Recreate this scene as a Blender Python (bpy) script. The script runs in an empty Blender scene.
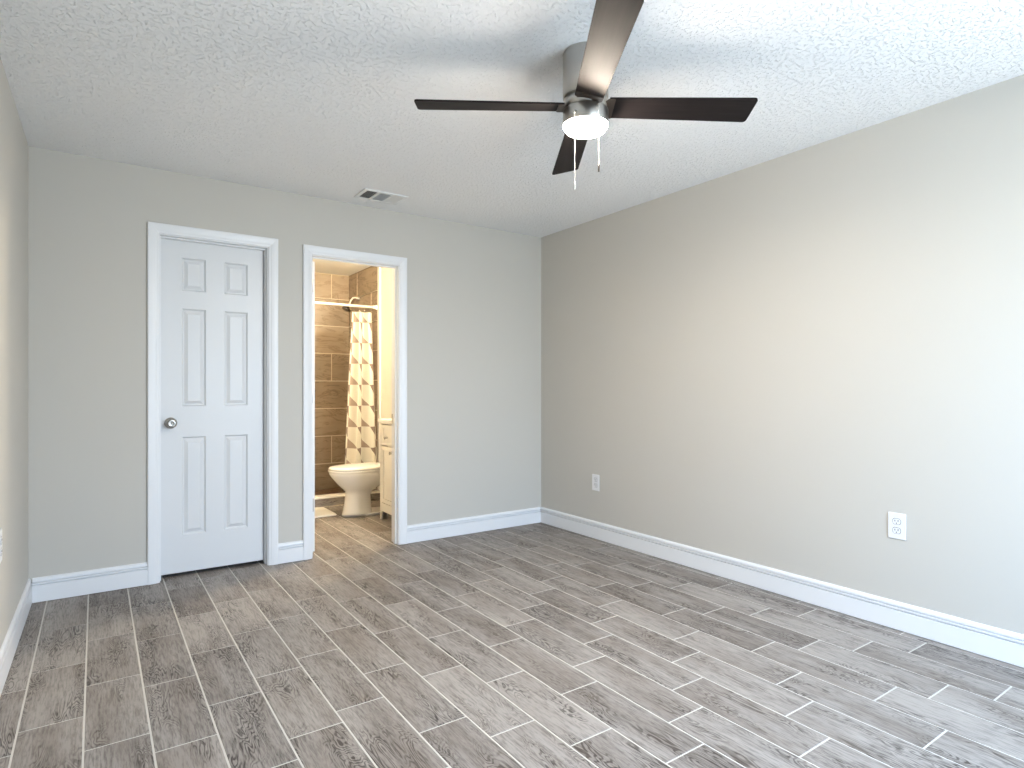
import bpy, bmesh, math, random
from mathutils import Vector, Matrix
random.seed(7)
SC = bpy.context.scene
COL = SC.collection
R = math.radians

# ------------------------------------------------------------------ camera, sky, lights, exposure
cd = bpy.data.cameras.new('camera'); cam = bpy.data.objects.new('camera', cd); COL.objects.link(cam)
cam.location = (-3.1445, -4.1112, 1.1483)
cam.rotation_euler = (R(90), 0, R(-34.64))
cd.sensor_width = 36.0; cd.lens = 36.0 * 603.05 / 1024; cd.shift_y = 4.19 / 1024
cd.clip_start = 0.02
SC.camera = cam
SC.view_settings.view_transform = 'Standard'; SC.view_settings.look = 'None'
SC.view_settings.exposure = 0.60; SC.view_settings.gamma = 1.0; SC.view_settings.use_curve_mapping = False
SC.cycles.use_denoising = True
SC.cycles.max_bounces = 14; SC.cycles.diffuse_bounces = 10; SC.cycles.sample_clamp_indirect = 8
w = bpy.data.worlds.new('sky'); SC.world = w; w.use_nodes = True
wn = w.node_tree; wb = wn.nodes['Background']
tc = wn.nodes.new('ShaderNodeTexCoord'); sz = wn.nodes.new('ShaderNodeSeparateXYZ'); wn.links.new(tc.outputs['Generated'], sz.inputs[0])
mr = wn.nodes.new('ShaderNodeMapRange'); mr.interpolation_type = 'SMOOTHSTEP'
mr.inputs[1].default_value = -0.12; mr.inputs[2].default_value = 0.40; wn.links.new(sz.outputs[2], mr.inputs[0])
mc = wn.nodes.new('ShaderNodeMix'); mc.data_type = 'RGBA'; wn.links.new(mr.outputs[0], mc.inputs[0])
GROUND, SKY = (6.8, 8.2, 9.4, 1), (8.0, 11.7, 16.6, 1)      # sunlit ground below the horizon, hazy blue sky above it
mc.inputs[6].default_value = GROUND; mc.inputs[7].default_value = SKY
wn.links.new(mc.outputs[2], wb.inputs[0]); wb.inputs[1].default_value = 1.0
WX0, WX1, WZ0, WZ1, YR = -2.05, -0.35, 0.50, 2.1, -4.75      # window opening in the rear wall

def area_light(name, loc, rot, sx, sy, power, color):
    ld = bpy.data.lights.new(name, 'AREA'); ld.shape = 'RECTANGLE'; ld.size = sx; ld.size_y = sy
    ld.energy = power; ld.color = color
    o = bpy.data.objects.new(name, ld); o.location = loc; o.rotation_euler = rot; COL.objects.link(o); return o
# the sky reaches the room through the bedroom window: a sampling portal in the opening (it gives no light of its own)
po = area_light('window_portal', ((WX0+WX1)/2, YR-0.125, (WZ0+WZ1)/2), (R(90), 0, 0), WX1-WX0, WZ1-WZ0, 1, (1, 1, 1))
po.data.cycles.is_portal = True
FAN_EMIT = 385.0
BATH_POWER = 400.0

# ------------------------------------------------------------------ materials
def newmat(name):
    m = bpy.data.materials.new(name); m.use_nodes = True
    return m, m.node_tree, m.node_tree.nodes['Principled BSDF']
def N(nt, t, **kw):
    n = nt.nodes.new(t)
    for k, v in kw.items(): setattr(n, k, v)
    return n
def mth(nt, op, a, b=None, c=None):
    n = N(nt, 'ShaderNodeMath', operation=op)
    for i, v in enumerate((a, b, c)):
        if v is None: continue
        if isinstance(v, (int, float)): n.inputs[i].default_value = v
        else: nt.links.new(v, n.inputs[i])
    return n.outputs[0]
def mixc(nt, f, a, b):
    n = N(nt, 'ShaderNodeMix', data_type='RGBA')
    for s, v in ((n.inputs[0], f), (n.inputs[6], a), (n.inputs[7], b)):
        if isinstance(v, tuple): s.default_value = (*v, 1) if len(v) == 3 else v
        elif isinstance(v, (int, float)): s.default_value = v
        else: nt.links.new(v, s)
    return n.outputs[2]
def ramp(nt, f, lo, hi):
    n = N(nt, 'ShaderNodeMapRange'); n.interpolation_type = 'SMOOTHSTEP'
    n.inputs[1].default_value = lo; n.inputs[2].default_value = hi
    nt.links.new(f, n.inputs[0]); return n.outputs[0]
def noise(nt, vec, scale, detail=2.0, rough=0.5, dist=0.0):
    n = N(nt, 'ShaderNodeTexNoise'); n.inputs['Scale'].default_value = scale
    n.inputs['Detail'].default_value = detail; n.inputs['Roughness'].default_value = rough
    n.inputs['Distortion'].default_value = dist
    if vec is not None: nt.links.new(vec, n.inputs['Vector'])
    return n.outputs[0]
def coord(nt, which='Object', sc=None):
    t = N(nt, 'ShaderNodeTexCoord'); o = t.outputs[which]
    if sc:
        mp = N(nt, 'ShaderNodeMapping'); mp.inputs['Scale'].default_value = sc
        nt.links.new(o, mp.inputs[0]); return mp.outputs[0]
    return o
def bump(nt, b, h, strength, dist):
    n = N(nt, 'ShaderNodeBump'); n.inputs['Strength'].default_value = strength; n.inputs['Distance'].default_value = dist
    nt.links.new(h, n.inputs['Height']); nt.links.new(n.outputs[0], b.inputs['Normal'])
def simple(name, col, rough=0.5, metal=0.0, spec=0.5, var=0.04, vscale=6.0):
    m, nt, b = newmat(name)
    b.inputs['Roughness'].default_value = rough; b.inputs['Metallic'].default_value = metal
    b.inputs['Specular IOR Level'].default_value = spec
    f = noise(nt, coord(nt), vscale, 3)
    nt.links.new(mixc(nt, f, tuple(c*(1-var) for c in col), tuple(min(1, c*(1+var)) for c in col)), b.inputs['Base Color'])
    return m
def paint(name, col, bscale=260.0, bstr=0.12, rough=0.6):
    m, nt, b = newmat(name)
    b.inputs['Roughness'].default_value = rough; b.inputs['Specular IOR Level'].default_value = 0.3
    c = coord(nt)
    f = noise(nt, c, 1.3, 3)
    nt.links.new(mixc(nt, f, tuple(x*0.985 for x in col), tuple(x*1.015 for x in col)), b.inputs['Base Color'])
    bump(nt, b, noise(nt, c, bscale, 2), bstr, 0.001)
    return m
M = {}
M['wall'] = paint('greige_wall_paint', (0.525, 0.502, 0.456))
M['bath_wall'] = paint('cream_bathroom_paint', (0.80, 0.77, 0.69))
M['smooth_ceiling'] = paint('smooth_white_ceiling_paint', (0.80, 0.79, 0.76))
M['trim'] = simple('white_trim_enamel', (0.74, 0.745, 0.755), 0.35, var=0.01)
M['door'] = simple('white_door_enamel', (0.665, 0.672, 0.68), 0.38, var=0.01)
M['plastic'] = simple('white_plastic', (0.74, 0.74, 0.745), 0.3, var=0.01)
M['slot'] = simple('black_slot', (0.02, 0.02, 0.02), 0.6)
M['dark'] = simple('duct_shade_black', (0.035, 0.036, 0.038), 0.7)
M['vent'] = simple('white_vent_enamel', (0.78, 0.78, 0.77), 0.4, var=0.01)
M['nickel'] = simple('brushed_nickel', (0.50, 0.475, 0.44), 0.34, 1.0, var=0.03, vscale=40)
M['knob'] = simple('satin_nickel_knob', (0.40, 0.375, 0.34), 0.30, 1.0, var=0.02)
M['chrome'] = simple('polished_chrome', (0.75, 0.75, 0.76), 0.1, 1.0, var=0.01)
M['head'] = simple('dark_chrome_sprayer', (0.16, 0.15, 0.145), 0.2, 1.0)
M['hinge'] = simple('brushed_steel_hinge', (0.50, 0.48, 0.45), 0.35, 1.0)
M['porcelain'] = simple('white_porcelain', (0.84, 0.82, 0.78), 0.12, var=0.01)
M['cabinet'] = simple('white_cabinet_paint', (0.80, 0.77, 0.70), 0.4, var=0.01)
M['stone'] = simple('white_cultured_marble', (0.84, 0.82, 0.78), 0.2, var=0.02)
M['rod'] = simple('white_enamel_rod', (0.85, 0.82, 0.76), 0.25, var=0.01)
M['grout'] = simple('pale_grout', (0.56, 0.535, 0.49), 0.85, var=0.05, vscale=30)
M['tile_grout'] = simple('cream_wall_grout', (0.74, 0.66, 0.52), 0.8, var=0.04, vscale=20)
M['chain'] = simple('pull_chain_metal', (0.72, 0.70, 0.66), 0.35, 0.6)

# knockdown textured ceiling
m, nt, b = newmat('knockdown_ceiling_plaster'); M['ceiling'] = m
b.inputs['Base Color'].default_value = (0.90, 0.90, 0.90, 1); b.inputs['Roughness'].default_value = 0.65
b.inputs['Specular IOR Level'].default_value = 0.25
c = coord(nt)
n1 = noise(nt, c, 66, 2.5, 0.5, 0.1); n2 = noise(nt, c, 190, 2.0)
h = mth(nt, 'ADD', ramp(nt, n1, 0.54, 0.62), mth(nt, 'MULTIPLY', n2, 0.5))
bump(nt, b, h, 0.9, 0.0058)

# wood-look plank tile: uv in metres, shifted at random tile by tile; 'rnd' = one number per tile
def wood_tile(name, light, dark, brown, ring=30.0, rough=0.5, contrast=1.0):
    m, nt, b = newmat(name)
    uv = N(nt, 'ShaderNodeUVMap', uv_map='UVMap').outputs[0]
    rn = N(nt, 'ShaderNodeAttribute', attribute_name='rnd').outputs['Fac']
    def mp(sx, sy):
        q = N(nt, 'ShaderNodeMapping'); q.inputs['Scale'].default_value = (sx, sy, 1); nt.links.new(uv, q.inputs[0]); return q.outputs[0]
    field = noise(nt, mp(11.0, 2.4), 1.0, 3.0, 0.5, 0.5)
    rings = mth(nt, 'SINE', mth(nt, 'MULTIPLY', field, ring*6.0))
    rings = ramp(nt, rings, -0.2, 0.9)
    patch = ramp(nt, noise(nt, mp(10.0, 2.6), 1.0, 1.0), 0.42, 0.64)
    fine = noise(nt, mp(135, 13), 1.0, 3.0, 0.7)
    streak = noise(nt, mp(28, 1.6), 1.0, 2.0, 0.5)
    broad = noise(nt, mp(6, 1.2), 1.0, 2.0)
    v = mth(nt, 'MULTIPLY', mth(nt, 'MULTIPLY', rings, patch), 0.60*contrast)
    v = mth(nt, 'ADD', v, mth(nt, 'MULTIPLY', ramp(nt, fine, 0.38, 0.72), 0.52*contrast))
    v = mth(nt, 'ADD', v, mth(nt, 'MULTIPLY', ramp(nt, streak, 0.35, 0.7), 0.20))
    v = mth(nt, 'ADD', v, mth(nt, 'MULTIPLY', mth(nt, 'SUBTRACT', broad, 0.5), 0.5))
    v = mth(nt, 'ADD', v, mth(nt, 'MULTIPLY', mth(nt, 'SUBTRACT', rn, 0.5), 0.26))
    v = N(nt, 'ShaderNodeClamp'); 
    src = nt.nodes[-2]
    nt.links.new(src.outputs[0], v.inputs[0])
    colr = mixc(nt, v.outputs[0], light, dark)
    colr = mixc(nt, mth(nt, 'MULTIPLY', ramp(nt, broad, 0.4, 0.7), 0.35), colr, brown)
    nt.links.new(colr, b.inputs['Base Color'])
    b.inputs['Roughness'].default_value = rough; b.inputs['Specular IOR Level'].default_value = 0.28
    bump(nt, b, v.outputs[0], 0.10, 0.001)
    return m
M['floor'] = wood_tile('grey_wood_look_floor_tile', (0.335, 0.303, 0.275), (0.040, 0.031, 0.026), (0.155, 0.120, 0.095))

# large brown shower tile with slanting veins
m, nt, b = newmat('brown_veined_shower_tile'); M['tile'] = m
uv = N(nt, 'ShaderNodeUVMap', uv_map='UVMap').outputs[0]
rn = N(nt, 'ShaderNodeAttribute', attribute_name='rnd').outputs['Fac']
q = N(nt, 'ShaderNodeMapping'); q.inputs['Scale'].default_value = (2.2, 8.0, 1); q.inputs['Rotation'].default_value = (0, 0, 0.35)
nt.links.new(uv, q.inputs[0])
f1 = noise(nt, q.outputs[0], 1.0, 4.0, 0.6, 1.2)
veins = ramp(nt, mth(nt, 'ABSOLUTE', mth(nt, 'SINE', mth(nt, 'MULTIPLY', f1, 16.0))), 0.0, 0.6)
f2 = noise(nt, q.outputs[0], 3.0, 3.0)
v = mth(nt, 'ADD', mth(nt, 'MULTIPLY', veins, 0.4), mth(nt, 'MULTIPLY', f2, 0.5))
v = mth(nt, 'ADD', v, mth(nt, 'MULTIPLY', mth(nt, 'SUBTRACT', rn, 0.5), 0.3))
nt.links.new(mixc(nt, v, (0.24, 0.185, 0.135), (0.50, 0.41, 0.31)), b.inputs['Base Color'])
b.inputs['Roughness'].default_value = 0.25; b.inputs['Specular IOR Level'].default_value = 0.5

# brown mosaic of the shower pan
m, nt, b = newmat('brown_pebble_mosaic'); M['mosaic'] = m
vo = N(nt, 'ShaderNodeTexVoronoi'); vo.inputs['Scale'].default_value = 26
nt.links.new(coord(nt), vo.inputs['Vector'])
hs = N(nt, 'ShaderNodeSeparateColor'); nt.links.new(vo.outputs['Color'], hs.inputs[0])
nt.links.new(mixc(nt, hs.outputs[0], (0.05, 0.03, 0.02), (0.24, 0.15, 0.09)), b.inputs['Base Color'])
b.inputs['Roughness'].default_value = 0.35

# fan blade veneer: near-black brown, satin
m, nt, b = newmat('espresso_blade_veneer'); M['blade'] = m
g = noise(nt, coord(nt, 'Object', (4, 90, 4)), 1.0, 3.0)
nt.links.new(mixc(nt, g, (0.007, 0.0055, 0.006), (0.020, 0.016, 0.016)), b.inputs['Base Color'])
b.inputs['Roughness'].default_value = 0.52; b.inputs['Specular IOR Level'].default_value = 0.12; b.inputs['Specular Tint'].default_value = (1.0, 0.80, 0.62, 1)
M['bracket'] = simple('dark_bronze_bracket', (0.10, 0.075, 0.06), 0.4, 0.7)

# lamp diffuser
m, nt, b = newmat('lit_frosted_diffuser'); M['lamp'] = m
b.inputs['Base Color'].default_value = (0.9, 0.88, 0.84, 1)
b.inputs['Emission Color'].default_value = (1.0, 0.90, 0.78, 1); b.inputs['Emission Strength'].default_value = FAN_EMIT
m, nt, b = newmat('lit_vanity_glass'); M['bath_lamp'] = m
b.inputs['Base Color'].default_value = (0.9, 0.88, 0.84, 1)
b.inputs['Emission Color'].default_value = (1.0, 0.82, 0.57, 1); b.inputs['Emission Strength'].default_value = BATH_POWER

# shower curtain cloth: cream with taupe triangles
m, nt, b = newmat('cream_curtain_with_taupe_triangles'); M['curtain'] = m
uv = N(nt, 'ShaderNodeUVMap', uv_map='UVMap').outputs[0]
sx = N(nt, 'ShaderNodeSeparateXYZ'); nt.links.new(uv, sx.inputs[0])
U = mth(nt, 'DIVIDE', sx.outputs[0], 0.104); V = mth(nt, 'DIVIDE', sx.outputs[1], 0.106)
fu = mth(nt, 'FRACT', U); fv = mth(nt, 'FRACT', V); iu = mth(nt, 'FLOOR', U); iv = mth(nt, 'FLOOR', V)
par = mth(nt, 'FLOORED_MODULO', mth(nt, 'ADD', iu, iv), 2.0)      # every other cell holds one triangle
col2 = mth(nt, 'FLOORED_MODULO', iu, 2.0)
low = mth(nt, 'LESS_THAN', fu, fv); upp = mth(nt, 'GREATER_THAN', fu, fv)
light_ = mth(nt, 'MULTIPLY', mth(nt, 'MULTIPLY', par, low), col2)
dark_ = mth(nt, 'MULTIPLY', mth(nt, 'MULTIPLY', par, upp), mth(nt, 'SUBTRACT', 1.0, col2))
c1 = mixc(nt, light_, (0.62, 0.595, 0.53), (0.29, 0.225, 0.19))
c2 = mixc(nt, dark_, c1, (0.19, 0.145, 0.125))
nt.links.new(c2, b.inputs['Base Color']); b.inputs['Roughness'].default_value = 0.8; b.inputs['Specular IOR Level'].default_value = 0.2

# bath mat pile
m, nt, b = newmat('white_tufted_cotton'); M['mat'] = m
f = noise(nt, coord(nt), 160, 3.0)
nt.links.new(mixc(nt, f, (0.74, 0.71, 0.65), (0.86, 0.84, 0.79)), b.inputs['Base Color']); b.inputs['Roughness'].default_value = 0.95
bump(nt, b, f, 0.8, 0.006)

# window glass: clear pane
m, nt, b = newmat('clear_window_glass'); M['glass'] = m
tr = N(nt, 'ShaderNodeBsdfTransparent'); gl = N(nt, 'ShaderNodeBsdfGlossy'); gl.inputs['Roughness'].default_value = 0.02
mx = N(nt, 'ShaderNodeMixShader'); mx.inputs[0].default_value = 0.06
nt.links.new(tr.outputs[0], mx.inputs[1]); nt.links.new(gl.outputs[0], mx.inputs[2])
nt.links.new(mx.outputs[0], nt.nodes['Material Output'].inputs[0])

# ------------------------------------------------------------------ mesh helpers
class MB:
    """Collects faces for ONE mesh object."""
    def __init__(self): self.v = []; self.f = []; self.sm = []
    def add(self, vs, fs, smooth=False):
        o = len(self.v); self.v += [tuple(p) for p in vs]
        self.f += [tuple(i+o for i in f) for f in fs]; self.sm += [smooth]*len(fs); return self
    def box(self, a, b_, M_=None):
        (x0, y0, z0), (x1, y1, z1) = a, b_
        vs = [Vector(p) for p in ((x0,y0,z0),(x1,y0,z0),(x1,y1,z0),(x0,y1,z0),(x0,y0,z1),(x1,y0,z1),(x1,y1,z1),(x0,y1,z1))]
        if M_: vs = [M_ @ p for p in vs]
        return self.add(vs, [(0,3,2,1),(4,5,6,7),(0,1,5,4),(1,2,6,5),(2,3,7,6),(3,0,4,7)])
    def loft(self, rings, cap0=True, cap1=True, smooth=True):
        n = len(rings[0]); vs = [p for r in rings for p in r]; fs = []
        for k in range(len(rings)-1):
            for i in range(n):
                j = (i+1) % n; fs.append((k*n+i, k*n+j, (k+1)*n+j, (k+1)*n+i))
        self.add(vs, fs, smooth)
        o = len(self.v) - len(vs)
        if cap0: self.f.append(tuple(o+i for i in reversed(range(n)))); self.sm.append(False)
        if cap1: self.f.append(tuple(o+(len(rings)-1)*n+i for i in range(n))); self.sm.append(False)
        return self
    def lathe(self, prof, seg=48, M_=None, smooth=True):
        """prof: (r, z) list, turned about Z."""
        M_ = M_ or Matrix()
        rings = [[M_ @ Vector((r*math.cos(2*math.pi*i/seg), r*math.sin(2*math.pi*i/seg), z)) for i in range(seg)] for r, z in prof]
        return self.loft(rings, prof[0][0] > 1e-5, prof[-1][0] > 1e-5, smooth)
    def tube(self, pts, r, seg=12):
        pts = [Vector(p) for p in pts]; rings = []; up = Vector((0, 0, 1))
        for i, p in enumerate(pts):
            t = (pts[min(i+1, len(pts)-1)] - pts[max(i-1, 0)]).normalized()
            a = t.cross(up)
            if a.length < 1e-3: a = t.cross(Vector((1, 0, 0)))
            a.normalize(); c_ = t.cross(a)
            rr = r[i] if isinstance(r, (list, tuple)) else r
            rings.append([p + rr*(a*math.cos(2*math.pi*k/seg) + c_*math.sin(2*math.pi*k/seg)) for k in range(seg)])
        return self.loft(rings)
    def build(self, name, mat, parent=None, bevel=0.0, seg=2, loc=None):
        me = bpy.data.meshes.new(name); me.from_pydata(self.v, [], self.f)
        me.polygons.foreach_set('use_smooth', self.sm)
        bm = bmesh.new(); bm.from_mesh(me); bmesh.ops.recalc_face_normals(bm, faces=bm.faces); bm.to_mesh(me); bm.free()
        me.materials.append(mat); me.update()
        o = bpy.data.objects.new(name, me); COL.objects.link(o)
        if parent: o.parent = parent
        if loc: o.location = loc
        if bevel:
            md = o.modifiers.new('bevel', 'BEVEL'); md.width = bevel; md.segments = seg; md.limit_method = 'ANGLE'; md.angle_limit = R(40)
        return o
def tag(o, label, cat, kind=None, group=None):
    o['label'] = label; o['category'] = cat
    if kind: o['kind'] = kind
    if group: o['group'] = group
    return o
def empty(name, loc, label, cat, rz=0, kind=None, group=None):
    o = bpy.data.objects.new(name, None); COL.objects.link(o); o.location = loc; o.rotation_euler = (0, 0, rz)
    o.empty_display_size = 0.05
    return tag(o, label, cat, kind, group)
def copy_tree(o, parent=None):
    c_ = o.copy(); COL.objects.link(c_)
    if parent: c_.parent = parent
    for ch in [x for x in bpy.data.objects if x.parent == o]: copy_tree(ch, c_)
    return c_
def sweep(mb, path, prof, nrm, smooth=False):
    """prof (u, v): u = sideways in the path's plane, v = out along nrm; mitred at the corners."""
    path = [Vector(p) for p in path]; nrm = Vector(nrm); rings = []
    for i, p in enumerate(path):
        d0 = (path[i]-path[i-1]).normalized() if i else None
        d1 = (path[i+1]-path[i]).normalized() if i < len(path)-1 else None
        s0 = d0.cross(nrm) if d0 else None; s1 = d1.cross(nrm) if d1 else None
        if s0 is None: side = s1
        elif s1 is None: side = s0
        else:
            side = (s0+s1); side = side / side.dot(s0) if abs(side.dot(s0)) > 1e-6 else s0
        rings.append([p + side*u + nrm*v for u, v in prof])
    return mb.loft(rings, smooth=smooth)

# tiled surface: list of rectangles in a local (u,v) plane -> thin tiles with per-tile uv shift and 'rnd'
def tile_mesh(name, rects, to3d, thick, gap, mat, parent=None, swap=False):
    vs, fs, uvs, rn = [], [], [], []
    bev = 0.0012
    for (u0, u1, v0, v1) in rects:
        u0 += gap/2; u1 -= gap/2; v0 += gap/2; v1 -= gap/2
        if u1-u0 < 0.004 or v1-v0 < 0.004: continue
        ou, ov, r_ = random.random()*20, random.random()*20, random.random(); o = len(vs)
        P = [(u0, v0), (u1, v0), (u1, v1), (u0, v1)]; Q = [(u0+bev, v0+bev), (u1-bev, v0+bev), (u1-bev, v1-bev), (u0+bev, v1-bev)]
        allp = [(p, -thick) for p in P] + [(p, -bev) for p in P] + [(p, 0) for p in Q]
        vs += [to3d(p[0], p[1], d) for p, d in allp]
        F = [(8, 9, 10, 11)]
        for i in range(4):
            j = (i+1) % 4; F += [(i, j, 4+j, 4+i), (4+i, 4+j, 8+j, 8+i)]
        for f in F:
            fs.append(tuple(o+i for i in f)); rn.append(r_)
            for i in f:
                p = allp[i][0]; uvs += ([p[1]+ou, p[0]+ov] if swap else [p[0]+ou, p[1]+ov])
    me = bpy.data.meshes.new(name); me.from_pydata(vs, [], fs)
    me.uv_layers.new(name='UVMap').data.foreach_set('uv', uvs)
    at = me.attributes.new('rnd', 'FLOAT', 'FACE'); at.data.foreach_set('value', rn)
    me.materials.append(mat); me.update()
    o = bpy.data.objects.new(name, me); COL.objects.link(o)
    if parent: o.parent = parent
    return o

# ------------------------------------------------------------------ the setting
H = 2.44
WT = 0.12                                  # thickness of the wall between bedroom and closet / bathroom
def LX(y): return -3.438 + 0.0105*min(y, 0)   # the left wall runs very slightly out of square
D1 = (-2.830, -2.228, 2.056)               # closet door opening: left, right, top
D2 = (-1.940, -1.318, 2.044)               # bathroom opening
BXL, BXR, BYB = -2.06, -0.742, 2.665       # bathroom: left wall, right wall, back wall

# floor planks: columns 0.1835 m wide, planks 0.505 m long, joints shifted column by column
PW, PL, X0 = 0.1835, 0.505, -0.240
OFF = {-2: .30, -1: .41, 0: .264, 1: .121, 2: .014, 3: .245, 4: .393, 5: .045, 6: .188, 7: .335, 8: .100, 9: .417,
       10: .263, 11: .477, 12: .053, 13: .177, 14: .392, 15: .257, 16: .005, 17: .152, 18: .3}
rects = []
for k in range(-2, 19):
    xa, xb = X0-PW*(k+1), X0-PW*k
    xa, xb = max(xa, -3.60), min(xb, 0.10)
    if xb <= xa: continue
    y = -OFF[k] + 6*PL + 0.0
    while y > -4.87:
        a, b_ = max(y-PL, -4.86), min(y, 2.80)
        if b_-a > 0.01: rects.append((xa, xb, a, b_))
        y -= PL
floor = tile_mesh('floor', rects, lambda u, v, d: (u, v, d), 0.006, 0.0062, M['floor'])
tag(floor, 'floor of staggered grey-brown wood-look plank tiles with pale grout', 'floor', 'structure')
MB().box((-3.62, -4.88, -0.12), (0.12, 2.82, -0.0016)).build('grout', M['grout'], floor)

# ceiling
ce = MB().box((-3.62, -4.88, H), (0.12, 0.06, H+0.1)).build('ceiling', M['ceiling'])
tag(ce, 'white knockdown-textured ceiling the fan hangs from', 'ceiling', 'structure')
ce2 = MB().box((-3.62, 0.06, H), (0.12, 2.82, H+0.1)).build('ceiling_bathroom', M['smooth_ceiling'])
tag(ce2, 'smooth warm-lit ceiling seen inside the bathroom', 'ceiling', 'structure')

# back wall with the two door openings
b = MB(); zt = H
b.box((-3.60, 0, 0), (D1[0]-0.018, WT, zt)); b.box((D1[1]+0.018, 0, 0), (D2[0]-0.018, WT, zt)); b.box((D2[1]+0.018, 0, 0), (0.12, WT, zt))
b.box((D1[0]-0.018, 0, D1[2]+0.018), (D1[1]+0.018, WT, zt)); b.box((D2[0]-0.018, 0, D2[2]+0.018), (D2[1]+0.018, WT, zt))
tag(b.build('wall_back', M['wall']), 'greige back wall with the closet door and bathroom doorway', 'wall', 'structure')
tag(MB().box((0, -4.87, 0), (0.12, 0.0, H)).build('wall_right', M['wall']), 'long greige wall on the right with two outlets', 'wall', 'structure')
vs = []
for z in (0, H):
    vs += [(LX(0), 0, z), (LX(-4.87), -4.87, z), (LX(-4.87)-0.12, -4.87, z), (LX(0)-0.12, 0, z)]
tag(MB().add(vs, [(0,1,2,3),(4,5,6,7),(0,1,5,4),(1,2,6,5),(2,3,7,6),(3,0,4,7)]).build('wall_left', M['wall']),
    'narrow sliver of pale wall at the left edge beside the closet door', 'wall', 'structure')
b = MB(); y0, y1 = YR-0.12, YR
b.box((-3.49, y0, 0), (WX0, y1, H)); b.box((WX1, y0, 0), (0, y1, H)); b.box((WX0, y0, 0), (WX1, y1, WZ0)); b.box((WX0, y0, WZ1), (WX1, y1, H))
tag(b.build('wall_rear', M['wall']), 'greige rear wall with the bedroom window', 'wall', 'structure')
# window in the rear wall
wo = empty('window_1', ((WX0+WX1)/2, YR-0.06, WZ0), 'white framed bedroom window letting in daylight', 'window', kind='structure')
hw = (WX1-WX0)/2; hh = WZ1-WZ0
b = MB()
for x0_, x1_, z0_, z1_ in ((-hw, -hw+.045, 0, hh), (hw-.045, hw, 0, hh), (-hw, hw, 0, .045), (-hw, hw, hh-.045, hh), (-hw, hw, hh/2-.02, hh/2+.02)):
    b.box((x0_, -.03, z0_), (x1_, .03, z1_))
b.build('window_frame', M['trim'], wo, 0.003)
MB().box((-hw+.045, -.004, .045), (hw-.045, .0, hh/2-.02)).build('pane', M['glass'], wo)
MB().box((-hw+.045, -.004, hh/2+.02), (hw-.045, .0, hh-.045)).build('pane', M['glass'], wo)
MB().box((-hw-.03, .03, -.025), (hw+.03, .09, 0)).build('sill', M['trim'], wo, 0.004)

# closet and bathroom shells
b = MB(); b.box((-3.0, 0.75, 0), (-2.12, 0.80, H)); b.box((-3.05, WT, 0), (-3.0, 0.80, H))
tag(b.build('wall_closet', M['wall']), 'wall inside the dark closet behind the white door', 'wall', 'structure')
tag(MB().box((-2.12, WT, 0), (BXL, BYB+.06, H)).build('wall_bathroom_left', M['bath_wall']), 'left wall inside the bathroom behind the open door', 'wall', 'structure')
tag(MB().box((BXR+.006, WT, 0), (BXR+.09, BYB+.06, H)).build('wall_bathroom_right', M['bath_wall']), 'bright cream wall above the bathroom vanity', 'wall', 'structure')

# tiled shower walls (12x24 tiles, joints stepping by a third)
ZR = [H, 2.16, 1.85, 1.54, 1.23, .92, .61, .30, -.01]
rects = []
for r_ in range(8):
    jx = -0.945 - 0.207*(r_ % 3)
    e = [BXR]; x = jx
    while x < BXR-0.02: x += .62
    x -= .62
    while x > BXL: e.append(x); x -= .62
    e.append(BXL)
    rects += [(e[i+1], e[i], ZR[r_+1], ZR[r_]) for i in range(len(e)-1)]
sw = tile_mesh('wall_shower', rects, lambda u, v, d: (u, BYB-d, v), 0.008, 0.009, M['tile'])
tag(sw, 'shower back wall of large brown veined tiles', 'wall', 'structure')
MB().box((BXL, BYB+.0015, 0), (BXR+.006, BYB+.06, H)).build('wall_grout', M['tile_grout'], sw)
YT = 1.795
rects = []
for r_ in range(8):
    jy = 2.397 - 0.417*(r_ % 3); e = [BYB]; y = jy
    while y < BYB-.02: y += .62
    y -= .62
    while y > YT: e.append(y); y -= .62
    e.append(YT)
    rects += [(e[i+1], e[i], ZR[r_+1], ZR[r_]) for i in range(len(e)-1)]
sr = tile_mesh('wall_shower_side', rects, lambda u, v, d: (BXR+d, u, v), 0.008, 0.009, M['tile'])
tag(sr, 'short brown tiled side wall of the shower behind the shower head', 'wall', 'structure')
MB().box((BXR+.0015, YT, 0), (BXR+.0058, BYB, H)).build('wall_grout', M['tile_grout'], sr)
tag(MB().box((BXR-.012, 1.735, 0.10), (BXR+.006, YT-.001, H)).build('trim_3', M['stone'], bevel=.004), 'white strip edging the brown shower tiles', 'trim', 'structure')
# shower pan and curb
tag(MB().box((BXL, 1.84, -.0005), (BXR, BYB-.001, .012)).build('floor_shower', M['mosaic']), 'dark brown mosaic shower pan behind the curb', 'floor', 'structure')
cu = empty('trim_4', (-1.4, 1.78, 0), 'low shower curb with brown tiled front and white sill', 'shower curb', kind='structure')
rects = []; x = BXR
for wdt in (.30, .505, .505, .1):
    rects.append((max(x-wdt, BXL), x, 0.001, .080)); x -= wdt
t = tile_mesh('curb_front', rects, lambda u, v, d: (u+1.4, 1.718-d-1.78, v), .01, .005, M['floor'], cu, swap=True)
MB().box((BXL+1.4, -.058, 0.0), (BXR-.001+1.4, .06, .081)).build('curb_core', M['tile_grout'], cu)
MB().box((BXL+1.4, -.072, .081), (BXR-.001+1.4, .066, .098)).build('curb_sill', M['stone'], cu, .004)

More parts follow.
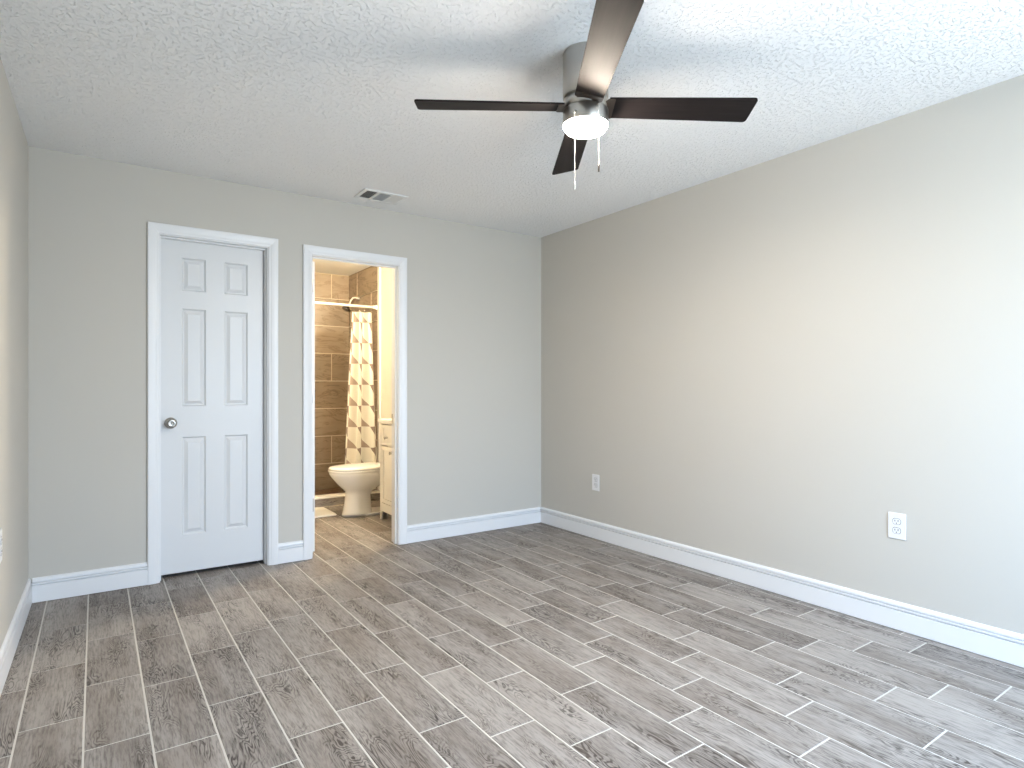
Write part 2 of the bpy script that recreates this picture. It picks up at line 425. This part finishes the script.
# baseboards
BBP = [(0, 0.003), (.016, 0.003), (.016, .0930), (.0040, .0936), (.0040, .0992), (.0150, .0998), (.0150, .1070), (.0030, .1076), (.0030, .1136),
       (.0125, .1142), (.0105, .1260), (.0050, .1330), (0, .1330)]
def baseboard(name, p, q_, nrm, label):
    p, q_, nrm = Vector(p), Vector(q_), Vector(nrm)
    rings = [[e + nrm*u + Vector((0, 0, z)) for u, z in BBP] for e in (p, q_)]
    tag(MB().loft(rings, smooth=False).build(name, M['trim']), label, 'baseboard', 'structure')
baseboard('baseboard_back_left', (LX(0)+.0165, 0, 0), (D1[0]-.0645, 0, 0), (0, -1, 0), 'white baseboard between left corner and closet door')
baseboard('baseboard_back_middle', (D1[1]+.0645, 0, 0), (D2[0]-.0645, 0, 0), (0, -1, 0), 'short white baseboard between the two door casings')
baseboard('baseboard_back_right', (D2[1]+.0645, 0, 0), (-.0165, 0, 0), (0, -1, 0), 'white baseboard from bathroom doorway to the far corner')
baseboard('baseboard_right', (0, 0, 0), (0, YR, 0), (-1, 0, 0), 'long white stepped baseboard along the right wall')
baseboard('baseboard_left', (LX(0), 0, 0), (LX(YR), YR, 0), (1, 0.0105, 0), 'white baseboard running along the left wall')
baseboard('baseboard_rear', (LX(YR)+.0165, YR, 0), (-.0165, YR, 0), (0, 1, 0), 'white baseboard below the bedroom window')

# door casings and jambs
CP = [(0, 0), (0, .008), (.004, .0105), (.012, .0115), (.020, .0150), (.034, .0175), (.052, .0185), (.0585, .0165), (.0595, .013), (.0595, 0)]
def casing(name, D, label):
    x0, x1, zt = D; rv = .005
    o = empty(name, ((x0+x1)/2, 0, 0), label, 'door casing', kind='structure'); ox = (x0+x1)/2
    b = MB()
    path = [(x0-rv-ox, 0, .002), (x0-rv-ox, 0, zt+rv), (x1+rv-ox, 0, zt+rv), (x1+rv-ox, 0, .002)]
    sweep(b, path, [(-u, v) for u, v in CP], (0, -1, 0)); b.build('casing', M['trim'], o)
    j = MB()
    j.box((x0-.018-ox, 0, 0.001), (x0-ox, WT, zt)); j.box((x1-ox, 0, 0.001), (x1+.018-ox, WT, zt)); j.box((x0-.018-ox, 0, zt), (x1+.018-ox, WT, zt+.018))
    j.build('jamb', M['trim'], o)
    return o, ox
c1_, ox = casing('trim_1', D1, 'white casing framing the closed six-panel closet door')
s = MB(); s.box((D1[1]-.008-ox, .035, .001), (D1[1]-ox-.0003, .062, D1[2]-.0005)); s.box((D1[0]+.0003-ox, .035, .001), (D1[0]+.008-ox, .062, D1[2]-.0005)); s.box((D1[0]+.008-ox, .035, D1[2]-.009), (D1[1]-.008-ox, .062, D1[2]-.0005))
s.build('door_stop', M['trim'], c1_)
c2_, ox = casing('trim_2', D2, 'white casing framing the open bathroom doorway')
s = MB(); s.box((D2[1]-.011-ox, .030, .001), (D2[1]-ox-.0003, .066, D2[2]-.0005)); s.box((D2[0]+.0003-ox, .030, .001), (D2[0]+.011-ox, .066, D2[2]-.0005)); s.box((D2[0]+.011-ox, .030, D2[2]-.012), (D2[1]-.011-ox, .066, D2[2]-.0005))
s.build('door_stop', M['trim'], c2_, .002)
s = MB(); s.box((D2[1]-.002-ox, .088, .885), (D2[1]+.001-ox, .118, .957)); s.build('strike_plate', M['hinge'], c2_)

# six-panel doors (leaf drawn in its own x,z plane, front towards -Y)
def door_leaf(width, z0, z1, cols, rows, thick=.035):
    b = MB()
    xs = sorted({0.0, width, *[x for c_ in cols for x in c_]}); zs = sorted({z0, z1, *[z for r_ in rows for z in r_]})
    def face(sgn, yb):
        for i in range(len(xs)-1):
            for k in range(len(zs)-1):
                cell = (xs[i], xs[i+1], zs[k], zs[k+1])
                if (xs[i], xs[i+1]) in cols and (zs[k], zs[k+1]) in rows:
                    rings = []
                    for ins, d in ((0, 0), (.003, .004), (.009, .0120), (.014, .0120), (.034, .0020)):
                        a, c_, e, f = cell[0]+ins, cell[1]-ins, cell[2]+ins, cell[3]-ins
                        rings.append([(a, yb+sgn*d, e), (c_, yb+sgn*d, e), (c_, yb+sgn*d, f), (a, yb+sgn*d, f)])
                    b.loft(rings, False, True, False)
                else:
                    a, c_, e, f = cell; b.add([(a, yb, e), (c_, yb, e), (c_, yb, f), (a, yb, f)], [(0, 1, 2, 3)])
    face(1, 0); face(-1, thick)
    w_ = width
    for p in ([(0,0,z0),(0,thick,z0),(0,thick,z1),(0,0,z1)], [(w_,0,z0),(w_,thick,z0),(w_,thick,z1),(w_,0,z1)],
              [(0,0,z0),(w_,0,z0),(w_,thick,z0),(0,thick,z0)], [(0,0,z1),(w_,0,z1),(w_,thick,z1),(0,thick,z1)]):
        b.add(p, [(0, 1, 2, 3)])
    return b
ROWS = [(.250, .850), (1.037, 1.636), (1.744, 1.946)]
def knob(parent, x, y, z, sgn):
    Mx = Matrix.Translation((x, y, z)) @ Matrix.Rotation(R(90)*sgn, 4, 'X')
    MB().lathe([(0.0001, 0), (.034, 0), (.034, .004), (.028, .009), (.013, .011)], 32, Mx).build('rosette', M['knob'], parent)
    kn = MB().lathe([(.012, .008), (.012, .022), (.020, .030), (.027, .040), (.0285, .050), (.026, .058), (.018, .062), (.013, .0605), (0.0001, .0605)], 32, Mx).build('door_knob', M['knob'], parent)
    MB().lathe([(.006, .0607), (.006, .064), (.0001, .064)], 16, Mx).build('privacy_button', M['hinge'], kn)
lx = -2.827
d1 = empty('door_1', (lx, .066, 0), 'closed white six-panel closet door with a nickel knob', 'door', kind='structure')
door_leaf(.589, .024, 2.048, [(.117, .250), (.355, .493)], ROWS).build('door_leaf', M['door'], d1)
knob(d1, .058, 0.0, .937, 1)
d2 = empty('door_2', (-1.8875, .126, 0), 'white bathroom door swung open, only its hinged edge showing', 'door', kind='structure', rz=R(90))
door_leaf(.61, .012, 2.03, [(.117, .255), (.355, .493)], ROWS).build('door_leaf', M['trim'], d2)
for z in (.336, 1.09, 1.86):
    hg = MB().lathe([(.0055, -.045), (.0055, .045)], 16, Matrix.Translation((-.006, .018, z))); hg.box((-.003, .006, z-.045), (0.0005, .030, z+.045))
    hg.build('hinge', M['hinge'], d2)

# ------------------------------------------------------------------ ceiling fan
FX, FY = -1.5865, -2.3556
fan = empty('ceiling_fan', (FX, FY, H), 'flush-mount ceiling fan with four dark blades and a lit drum lamp', 'ceiling fan')
Z = lambda z: z-H
MB().lathe([(.0845, 0), (.0870, -.004), (.0870, Z(2.270)), (.0845, Z(2.266)), (.05, Z(2.266))], 64).build('housing', M['nickel'], fan)
MB().lathe([(.060, Z(2.268)), (.0825, Z(2.262)), (.0825, Z(2.226)), (.060, Z(2.222))], 64).build('rotor_hub', M['nickel'], fan)
MB().lathe([(.060, Z(2.222)), (.0850, Z(2.220)), (.0870, Z(2.217)), (.0870, Z(2.1620)), (.0866, Z(2.1615)), (.0800, Z(2.166))], 64).build('light_ring', M['nickel'], fan)
MB().lathe([(.060, Z(2.1645)), (.0840, Z(2.1640)), (.0862, Z(2.1625)), (.0860, Z(2.1600)), (.0830, Z(2.154)), (.074, Z(2.142)), (.055, Z(2.140)), (.03, Z(2.139)), (.0001, Z(2.1385))], 64).build('lamp_diffuser', M['lamp'], fan)
def blade_mesh():
    """along +X from the hub, CCW edge low; drawn with its pitch."""
    b = MB(); pts = []
    r0, r1, w0, w1 = .086, .652, .0535, .0660
    n = 14; top = []; 
    def outline():
        o = []
        for i in range(n+1): x = r0+(r1-r0)*i/n; o.append((x, -(w0+(w1-w0)*i/n)))
        c_ = .014; o[-1] = (r1-c_, -w1)
        for k in range(1, 5): a = R(-90+90*k/4); o.append((r1-c_+c_*math.cos(a), -w1+c_+c_*math.sin(a)))
        for k in range(0, 5): a = R(90*k/4); o.append((r1-c_+c_*math.cos(a), w1-c_+c_*math.sin(a)))
        for i in range(n-1, -1, -1): x = r0+(r1-r0)*i/n; o.append((x, (w0+(w1-w0)*i/n)))
        return o
    o = outline()
    pit = R(-13)
    def P(x, y, dz): return (x, y*math.cos(pit)-dz*math.sin(pit), y*math.sin(pit)+dz*math.cos(pit))
    b.loft([[P(x, y, -.0035) for x, y in o], [P(x, y, .0035) for x, y in o]], smooth=False)
    return b
def bracket_mesh():
    b = MB(); pit = R(-13); rings = []
    for x, hw_ in ((.070, .040), (.082, .0525), (.092, .0535), (.104, .0530), (.108, .050)):
        r_ = []
        for y, dz in ((-hw_, -.0068), (hw_, -.0068), (hw_, -.0034), (-hw_, -.0034)):
            r_.append((x, y*math.cos(pit)-dz*math.sin(pit), y*math.sin(pit)+dz*math.cos(pit)))
        rings.append(r_)
    return b.loft(rings, smooth=False)
bz = Z(2.233)
TILT = Matrix.Rotation(R(-1.4), 3, (math.cos(R(-34.64)), math.sin(R(-34.64)), 0))   # the rotor hangs a hair out of level
bl0 = None
for k in range(4):
    ang = R(-34.64+2.0) + k*math.pi/2
    if bl0 is None:
        bl0 = blade_mesh().build('fan_blade', M['blade'], fan, .0012); br0 = bracket_mesh().build('blade_bracket', M['bracket'], bl0); o = bl0
    else: o = copy_tree(bl0, fan)
    o.location = (0, 0, bz); o.rotation_euler = (TILT @ Matrix.Rotation(ang, 3, 'Z')).to_euler()
rv_ = Vector((math.cos(R(-34.64)), math.sin(R(-34.64)), 0)); fv_ = Vector((math.sin(R(34.64)), math.cos(R(34.64)), 0))
for lat, dep, zb, zt_, nm in ((.033, -.080, 1.950, 2.205, 'dark'), (-.044, -.075, 1.886, 2.185, 'pale')):
    p = rv_*lat + fv_*dep
    ps = p*1.16
    ch = MB()
    ch.tube([p + Vector((0, 0, Z(zt_))), ps + Vector((0, 0, Z(zt_)-.002)), ps + Vector((0, 0, Z(zt_)-.012))], .0028, 8)
    n = int((zt_-.012-zb-.02)/.0045)
    ch.tube([ps + Vector((0, 0, Z(zt_)-.01)), ps + Vector((0, 0, Z(zb)+.02))], .0011, 6)
    for i in range(n):
        zc = Z(zt_)-.013-i*.0045
        ch.lathe([(.0001, .0018), (.0014, .0012), (.0018, 0), (.0014, -.0012), (.0001, -.0018)], 6, Matrix.Translation(ps + Vector((0, 0, zc))))
    co = ch.build('pull_chain', M['chain'], fan)
    MB().lathe([(.0001, .030), (.002, .029), (.0032, .022), (.0036, .008), (.003, .001), (.0001, 0)], 12, Matrix.Translation(ps + Vector((0, 0, Z(zb))))).build('chain_pull', M['bracket'] if nm == 'dark' else M['chain'], co)

# ------------------------------------------------------------------ ceiling register
ve = empty('ceiling_vent', (-1.563, -.272, H), 'white rectangular ceiling air vent above the bathroom doorway', 'vent')
vw, vh = .152, .106
b = MB(); fr = .024
for a, c_ in (((-vw, -vh), (vw, -vh+fr)), ((-vw, vh-fr), (vw, vh)), ((-vw, -vh+fr), (-vw+fr, vh-fr)), ((vw-fr, -vh+fr), (vw, vh-fr))):
    b.box((a[0], a[1], -.009), (c_[0], c_[1], -.0005))
b.build('vent_frame', M['vent'], ve, .003)
b = MB(); b.box((-vw+fr, -vh+fr, -.0012), (vw-fr, vh-fr, -.0004)); b.build('duct_shade_sheet', M['dark'], ve)  # flat near-black sheet: the shade inside the duct, put into its colour
xs = [-vw+fr, -.046, .046, vw-fr]
for x in xs[1:3]: MB().box((x-.006, -vh+fr, -.010), (x+.006, vh-fr, -.0012)).build('divider', M['vent'], ve)
def slats(lo, hi, along, ang, nsl, wd):
    b = MB()
    for i in range(nsl):
        t_ = lo + (hi-lo)*(i+.5)/nsl
        if along == 'y': Mx = Matrix.Translation((t_, 0, -.0055)) @ Matrix.Rotation(R(ang), 4, 'Y'); b.box((-wd/2, -vh+fr, -.0005), (wd/2, vh-fr, .0005), Mx)
        else: Mx = Matrix.Translation(((xs[1]+xs[2])/2, t_, -.0055)) @ Matrix.Rotation(R(ang), 4, 'X'); b.box((xs[1]+.006-(xs[1]+xs[2])/2, -wd/2, -.0005), (xs[2]-.006-(xs[1]+xs[2])/2, wd/2, .0005), Mx)
    return b
slats(xs[0], xs[1]-.006, 'y', -38, 7, .0085).build('louvre_bank', M['vent'], ve)
slats(-vh+fr, vh-fr, 'x', 38, 12, .0095).build('louvre_bank', M['vent'], ve)
slats(xs[2]+.006, xs[3], 'y', 30, 8, .0105).build('louvre_bank', M['vent'], ve)

# ------------------------------------------------------------------ wall outlets (local: plate in Y-Z, facing -X)
def make_outlet(label):
    e = empty('electrical_outlet', (0, 0, 0), label, 'outlet', group='wall outlets')
    MB().box((-.0055, -.039, -.062), (0, .039, .062)).build('face_plate', M['plastic'], e, .0028)
    for zc in (.0215, -.0215):
        rg = []
        for d in (-.0075, -.005):
            r_ = []
            for i in range(24):
                a = 2*math.pi*i/24; yy = .0172*math.cos(a); zz = max(-.0135, min(.0135, .0172*math.sin(a))); r_.append((d, yy, zc+zz))
            rg.append(r_)
        rc = MB().loft(rg, smooth=False).build('receptacle', M['plastic'], e)
        s = MB(); s.box((-.0079, -.0084, zc-.0014), (-.0074, -.0054, zc+.0084)); s.box((-.0079, .0054, zc-.0004), (-.0074, .0084, zc+.0074))
        s.loft([[(d, .0190*math.cos(2*math.pi*i/24), zc+max(-.0150, min(.0150, .0190*math.sin(2*math.pi*i/24)))) for i in range(24)] for d in (-.0058, -.0052)], smooth=False)
        s.lathe([(.0026, -.0002), (.0026, .0003)], 12, Matrix.Translation((-.0076, 0, zc-.0075)) @ Matrix.Rotation(R(90), 4, 'Y'))
        s.build('slots', M['slot'], rc)
    MB().lathe([(.003, 0), (.003, .0008), (.0001, .0012)], 12, Matrix.Translation((-.0055, 0, 0)) @ Matrix.Rotation(R(-90), 4, 'Y')).build('screw', M['plastic'], e)
    return e
o1 = make_outlet('larger looking white duplex outlet low on right wall, nearest the camera'); o1.location = (-.0002, -2.790, .492)
o2 = copy_tree(o1); o2.location = (-.0002, -.688, .428); o2['label'] = 'small white duplex outlet low on right wall near the far corner'
o3 = copy_tree(o1); o3.location = (LX(-1.075)+.0003, -1.075, .538); o3.rotation_euler = (0, 0, R(180.6)); o3['label'] = 'white outlet cut by the left picture edge on the left wall'

# ------------------------------------------------------------------ bathroom fittings
# shower rod
RY, RZ = 1.82, 1.984
ro = empty('shower_rod', (BXR, RY, RZ), 'pale horizontal shower rod spanning the tiled shower', 'shower rod')
MB().tube([(-.001, 0, 0), (BXL-BXR+.002, 0, 0)], .0125, 20).build('rod', M['rod'], ro)
MB().lathe([(.026, .0005), (.026, .008), (.018, .022), (.0165, .05), (.0128, .05)], 24, Matrix.Rotation(R(-90), 4, 'Y')).build('rod_flange', M['rod'], ro)
# curtain
def curtain():
    nu, nv = 120, 70; vs, fs, uvs = [], [], []
    zt, zb = 1.925, .115
    for j in range(nv+1):
        v = j/nv; z = zt+(zb-zt)*v
        xl = -1.002 - .115*min(1, v*1.1); xr_ = -.792 + .034*min(1, v*1.2)
        for i in range(nu+1):
            u = i/nu
            ph = u*2*math.pi*2.1+.7
            amp = (.028+.016*min(1, v*2.5))
            x = xl+(xr_-xl)*u + .004*math.sin(ph*2+1.0)*min(1, .3+v)
            y = RY + amp*math.sin(ph) + .006*math.sin(ph*2.3+v*3) - .075*min(1, v*1.2)
            vs.append((x, y, z))
            uvs.append((u*.50+.06, (zt-z)))
    for j in range(nv):
        for i in range(nu): a = j*(nu+1)+i; fs.append((a, a+1, a+nu+2, a+nu+1))
    me = bpy.data.meshes.new('shower_curtain'); me.from_pydata(vs, [], fs)
    l = me.uv_layers.new(name='UVMap')
    for lp in me.loops: l.data[lp.index].uv = uvs[lp.vertex_index]
    me.polygons.foreach_set('use_smooth', [True]*len(fs)); me.materials.append(M['curtain'])
    o = bpy.data.objects.new('shower_curtain', me); COL.objects.link(o)
    md = o.modifiers.new('thickness', 'SOLIDIFY'); md.thickness = .0016
    return tag(o, 'cream shower curtain with taupe triangles gathered at the right', 'shower curtain')
cur = curtain()
for i in range(8):
    x = -.990+.190*i/7
    pts = [(x, RY+.0155*math.cos(a), RZ+.0155*math.sin(a)) for a in [R(-60+30*k) for k in range(11)]] + [(x, RY+.001, RZ-.035), (x, RY, 1.918)]
    MB().tube(pts, .0022, 6).build('curtain_ring', M['chrome'], cur)
# shower head
sh = empty('shower_sprayer', (BXR, 2.335, 2.135), 'chrome shower head on a bent arm above the curtain rod', 'shower head')
MB().lathe([(.028, 0), (.027, .006), (.015, .012), (.0001, .012)], 24, Matrix.Rotation(R(-90), 4, 'Y')).build('wall_flange', M['chrome'], sh)
MB().tube([(-.001, 0, 0), (-.045, 0, .010), (-.075, 0, .006), (-.100, 0, -.030), (-.124, 0, -.085)], .009, 14).build('shower_arm', M['rod'], sh)
Mx = Matrix.Translation((-.122, 0, -.081)) @ Matrix.Rotation(R(180+28), 4, 'Y')
MB().lathe([(.010, -.004), (.013, .012), (.016, .022), (.046, .042), (.051, .054), (.048, .060), (.0001, .061)], 28, Mx).build('spray_head', M['head'], sh)

# toilet (bowl points towards -X)
TY = 1.20
to = empty('toilet', (-1.04, TY, 0), 'white elongated toilet with lid closed beside the vanity', 'toilet')
def plan(xf, xb, hw_, z, n=40, back=.35, pw=2.3):
    """closed outline: round front, blunter back."""
    r_ = []; xc = xf + (xb-xf)*.52
    for i in range(n):
        a = 2*math.pi*i/n; c_, s_ = math.cos(a), math.sin(a)
        ax = (xb-xc) if c_ > 0 else (xc-xf); p_ = 3.2 if c_ > 0 else 2.1
        x = xc + ax*math.copysign(abs(c_)**(2/p_), c_); y = hw_*math.copysign(abs(s_)**(2/p_), s_)
        r_.append((x+1.05, y, z))
    return r_
b = MB()
st = [(-1.328, -1.075, .112, .012), (-1.325, -1.075, .110, .03), (-1.312, -1.08, .100, .10), (-1.300, -1.085, .096, .19), (-1.303, -1.065, .104, .222), (-1.33, -1.03, .125, .245),
      (-1.372, -.96, .150, .285), (-1.405, -.93, .170, .325), (-1.432, -.91, .182, .360), (-1.444, -.90, .188, .378), (-1.446, -.90, .188, .392), (-1.440, -.90, .184, .398)]
b.loft([plan(*s_) for s_ in [(a, c_, h_, z) for a, c_, h_, z in st]])
b.loft([plan(-1.335, -.80, .118, .0008), plan(-1.335, -.80, .118, .016), plan(-1.328, -.80, .110, .026)])          # foot flange
b.loft([[(x+1.05, y, z) for x, y in ((-.93, -.085), (-.78, -.095), (-.78, .095), (-.93, .085))] for z in (.02, .36)], smooth=False)   # trapway at the back
b.box((-.95+1.05, -.13, .33), (-.760+1.05, .13, .395))
bowl = b.build('bowl', M['porcelain'], to)
b = MB(); b.loft([plan(-1.450, -.935, .190, .399), plan(-1.455, -.93, .194, .404), plan(-1.455, -.93, .194, .413), plan(-1.449, -.935, .189, .418)]); b.build('seat', M['porcelain'], to)
b = MB(); b.loft([plan(-1.446, -.93, .188, .420), plan(-1.452, -.925, .193, .424), plan(-1.452, -.925, .193, .434), plan(-1.44, -.93, .183, .443), plan(-1.40, -.96, .15, .448), plan(-1.3, -1.05, .07, .450)]); b.build('lid', M['porcelain'], to)
b = MB(); b.box((-.895+1.05, -.175, .396), (BXR-.022+1.05, .175, .735)); tk = b.build('tank', M['porcelain'], to, .018, 4)
b = MB(); b.box((-.903+1.05, -.182, .736), (BXR-.019+1.05, .182, .765)); b.build('tank_lid', M['porcelain'], to, .008, 3)
b = MB(); b.tube([(-.897+1.05, -.12, .67), (-.912+1.05, -.12, .67)], .008, 12); b.tube([(-.912+1.05, -.125, .67), (-.912+1.05, -.065, .662)], .005, 10); b.build('flush_handle', M['chrome'], tk)

# vanity against the right-hand bathroom wall, front towards -X
VY0, VY1, VX = .150, .911, -1.085
va = empty('vanity_cabinet', (VX, (VY0+VY1)/2, 0), 'white shaker bathroom vanity cabinet beside the toilet', 'cabinet')
vy = (VY0+VY1)/2; W2 = (VY1-VY0)/2; DV = BXR-.008-VX
b = MB()
b.box((.018, -W2, .085), (DV, W2, .848))
b.box((0, -W2, .60), (.018, W2, .848)); 
b = MB()
b.box((.060, -W2, .085), (DV, W2, .848))                                   # carcass
# face frame with feet: legs at both ends and an arched apron between
b.box((0, W2-.030, .001), (.060, W2, .848)); b.box((0, -W2, .001), (.060, -W2+.030, .848))
b.box((0, -W2+.030, .075), (.060, W2-.030, .147)); b.box((0, -W2+.030, .839), (.060, W2-.030, .848))
b.box((.018, W2-.03, .001), (.045, W2, .085)); b.box((.018, -W2, .001), (.045, -W2+.03, .085))
b.box((DV-.03, W2-.03, .001), (DV, W2, .085)); b.box((DV-.03, -W2, .001), (DV, -W2+.03, .085))
b.build('cabinet_body', M['cabinet'], va, .0015)
def shaker(parent, name, ya, yb, za, zb, rail=.034):
    """front panel: raised frame around a recessed flat field."""
    b = MB(); rg = []
    x0 = 0.0
    for ins, d in ((0, .018), (0, 0), (rail, 0), (rail+.001, .007)):
        rg.append([(x0+d, ya+ins, za+ins), (x0+d, yb-ins, za+ins), (x0+d, yb-ins, zb-ins), (x0+d, ya+ins, zb-ins)])
    return b.loft(rg, smooth=False).build(name, M['cabinet'], parent)
def cab_knob(parent, y, z):
    MB().lathe([(.007, 0), (.005, .006), (.0045, .014), (.010, .019), (.0135, .024), (.012, .029), (.0001, .031)], 20, Matrix.Translation((0, y, z)) @ Matrix.Rotation(R(-90), 4, 'Y')).build('cabinet_knob', M['knob'], parent)
for ya, yb in ((.626, .875), (.186, .435)):
    dr = shaker(va, 'drawer_front', ya-vy, yb-vy, .655, .830, .028); cab_knob(dr, (ya+yb)/2-vy, .722)
    dd = shaker(va, 'cabinet_door', ya-vy, yb-vy, .153, .645); cab_knob(dd, (ya if ya > .5 else yb)-vy + (.018 if ya > .5 else -.018), .60)
dd = shaker(va, 'cabinet_door', .441-vy, .620-vy, .153, .830); cab_knob(dd, .457-vy, .60)
MB().box((-.016, -W2-.012, .849), (DV+.004, W2+.012, .880)).build('countertop', M['stone'], va, .005, 3)
MB().box((DV-.012, -W2-.012, .881), (DV+.004, W2+.012, .955)).build('backsplash', M['stone'], va, .003)

# bath mat
b = MB(); rg = []
for ins, z in ((0, .0008), (.002, .008), (.008, .014), (.02, .0155)):
    r_ = []; x0, x1, y0, y1 = -1.86+ins, -1.345-ins, 1.262+ins, 1.675-ins; rc = .03
    for cx, cy, a0 in ((x1-rc, y1-rc, 0), (x0+rc, y1-rc, 90), (x0+rc, y0+rc, 180), (x1-rc, y0+rc, 270)):
        for k in range(6): a = R(a0+18*k); r_.append((cx+rc*math.cos(a), cy+rc*math.sin(a), z))
    rg.append(r_)
tag(b.loft(rg).build('bath_mat', M['mat']), 'white bath mat on the floor before the shower curb', 'bath mat')

# vanity light on the right-hand bathroom wall
vl = empty('vanity_light', (BXR, .60, 2.13), 'warm wall light with one glass shade above the vanity', 'wall light')
MB().lathe([(.055, .0005), (.054, .012), (.040, .022), (.0001, .022)], 28, Matrix.Rotation(R(-90), 4, 'Y')).build('backplate', M['nickel'], vl)
s = MB().lathe([(.026, .075), (.026, .05), (.020, .045), (.0001, .045)], 24, Matrix.Translation((-.090, 0, 0))); s.tube([(-.02, 0, 0), (-.06, 0, .02), (-.090, 0, .062)], .008, 10); so = s.build('lamp_holder', M['nickel'], vl)
MB().lathe([(.022, .048), (.045, .030), (.060, .0), (.066, -.035), (.060, -.065), (.040, -.085), (.0001, -.092)], 32, Matrix.Translation((-.090, 0, 0))).build('glass_shade', M['bath_lamp'], so)
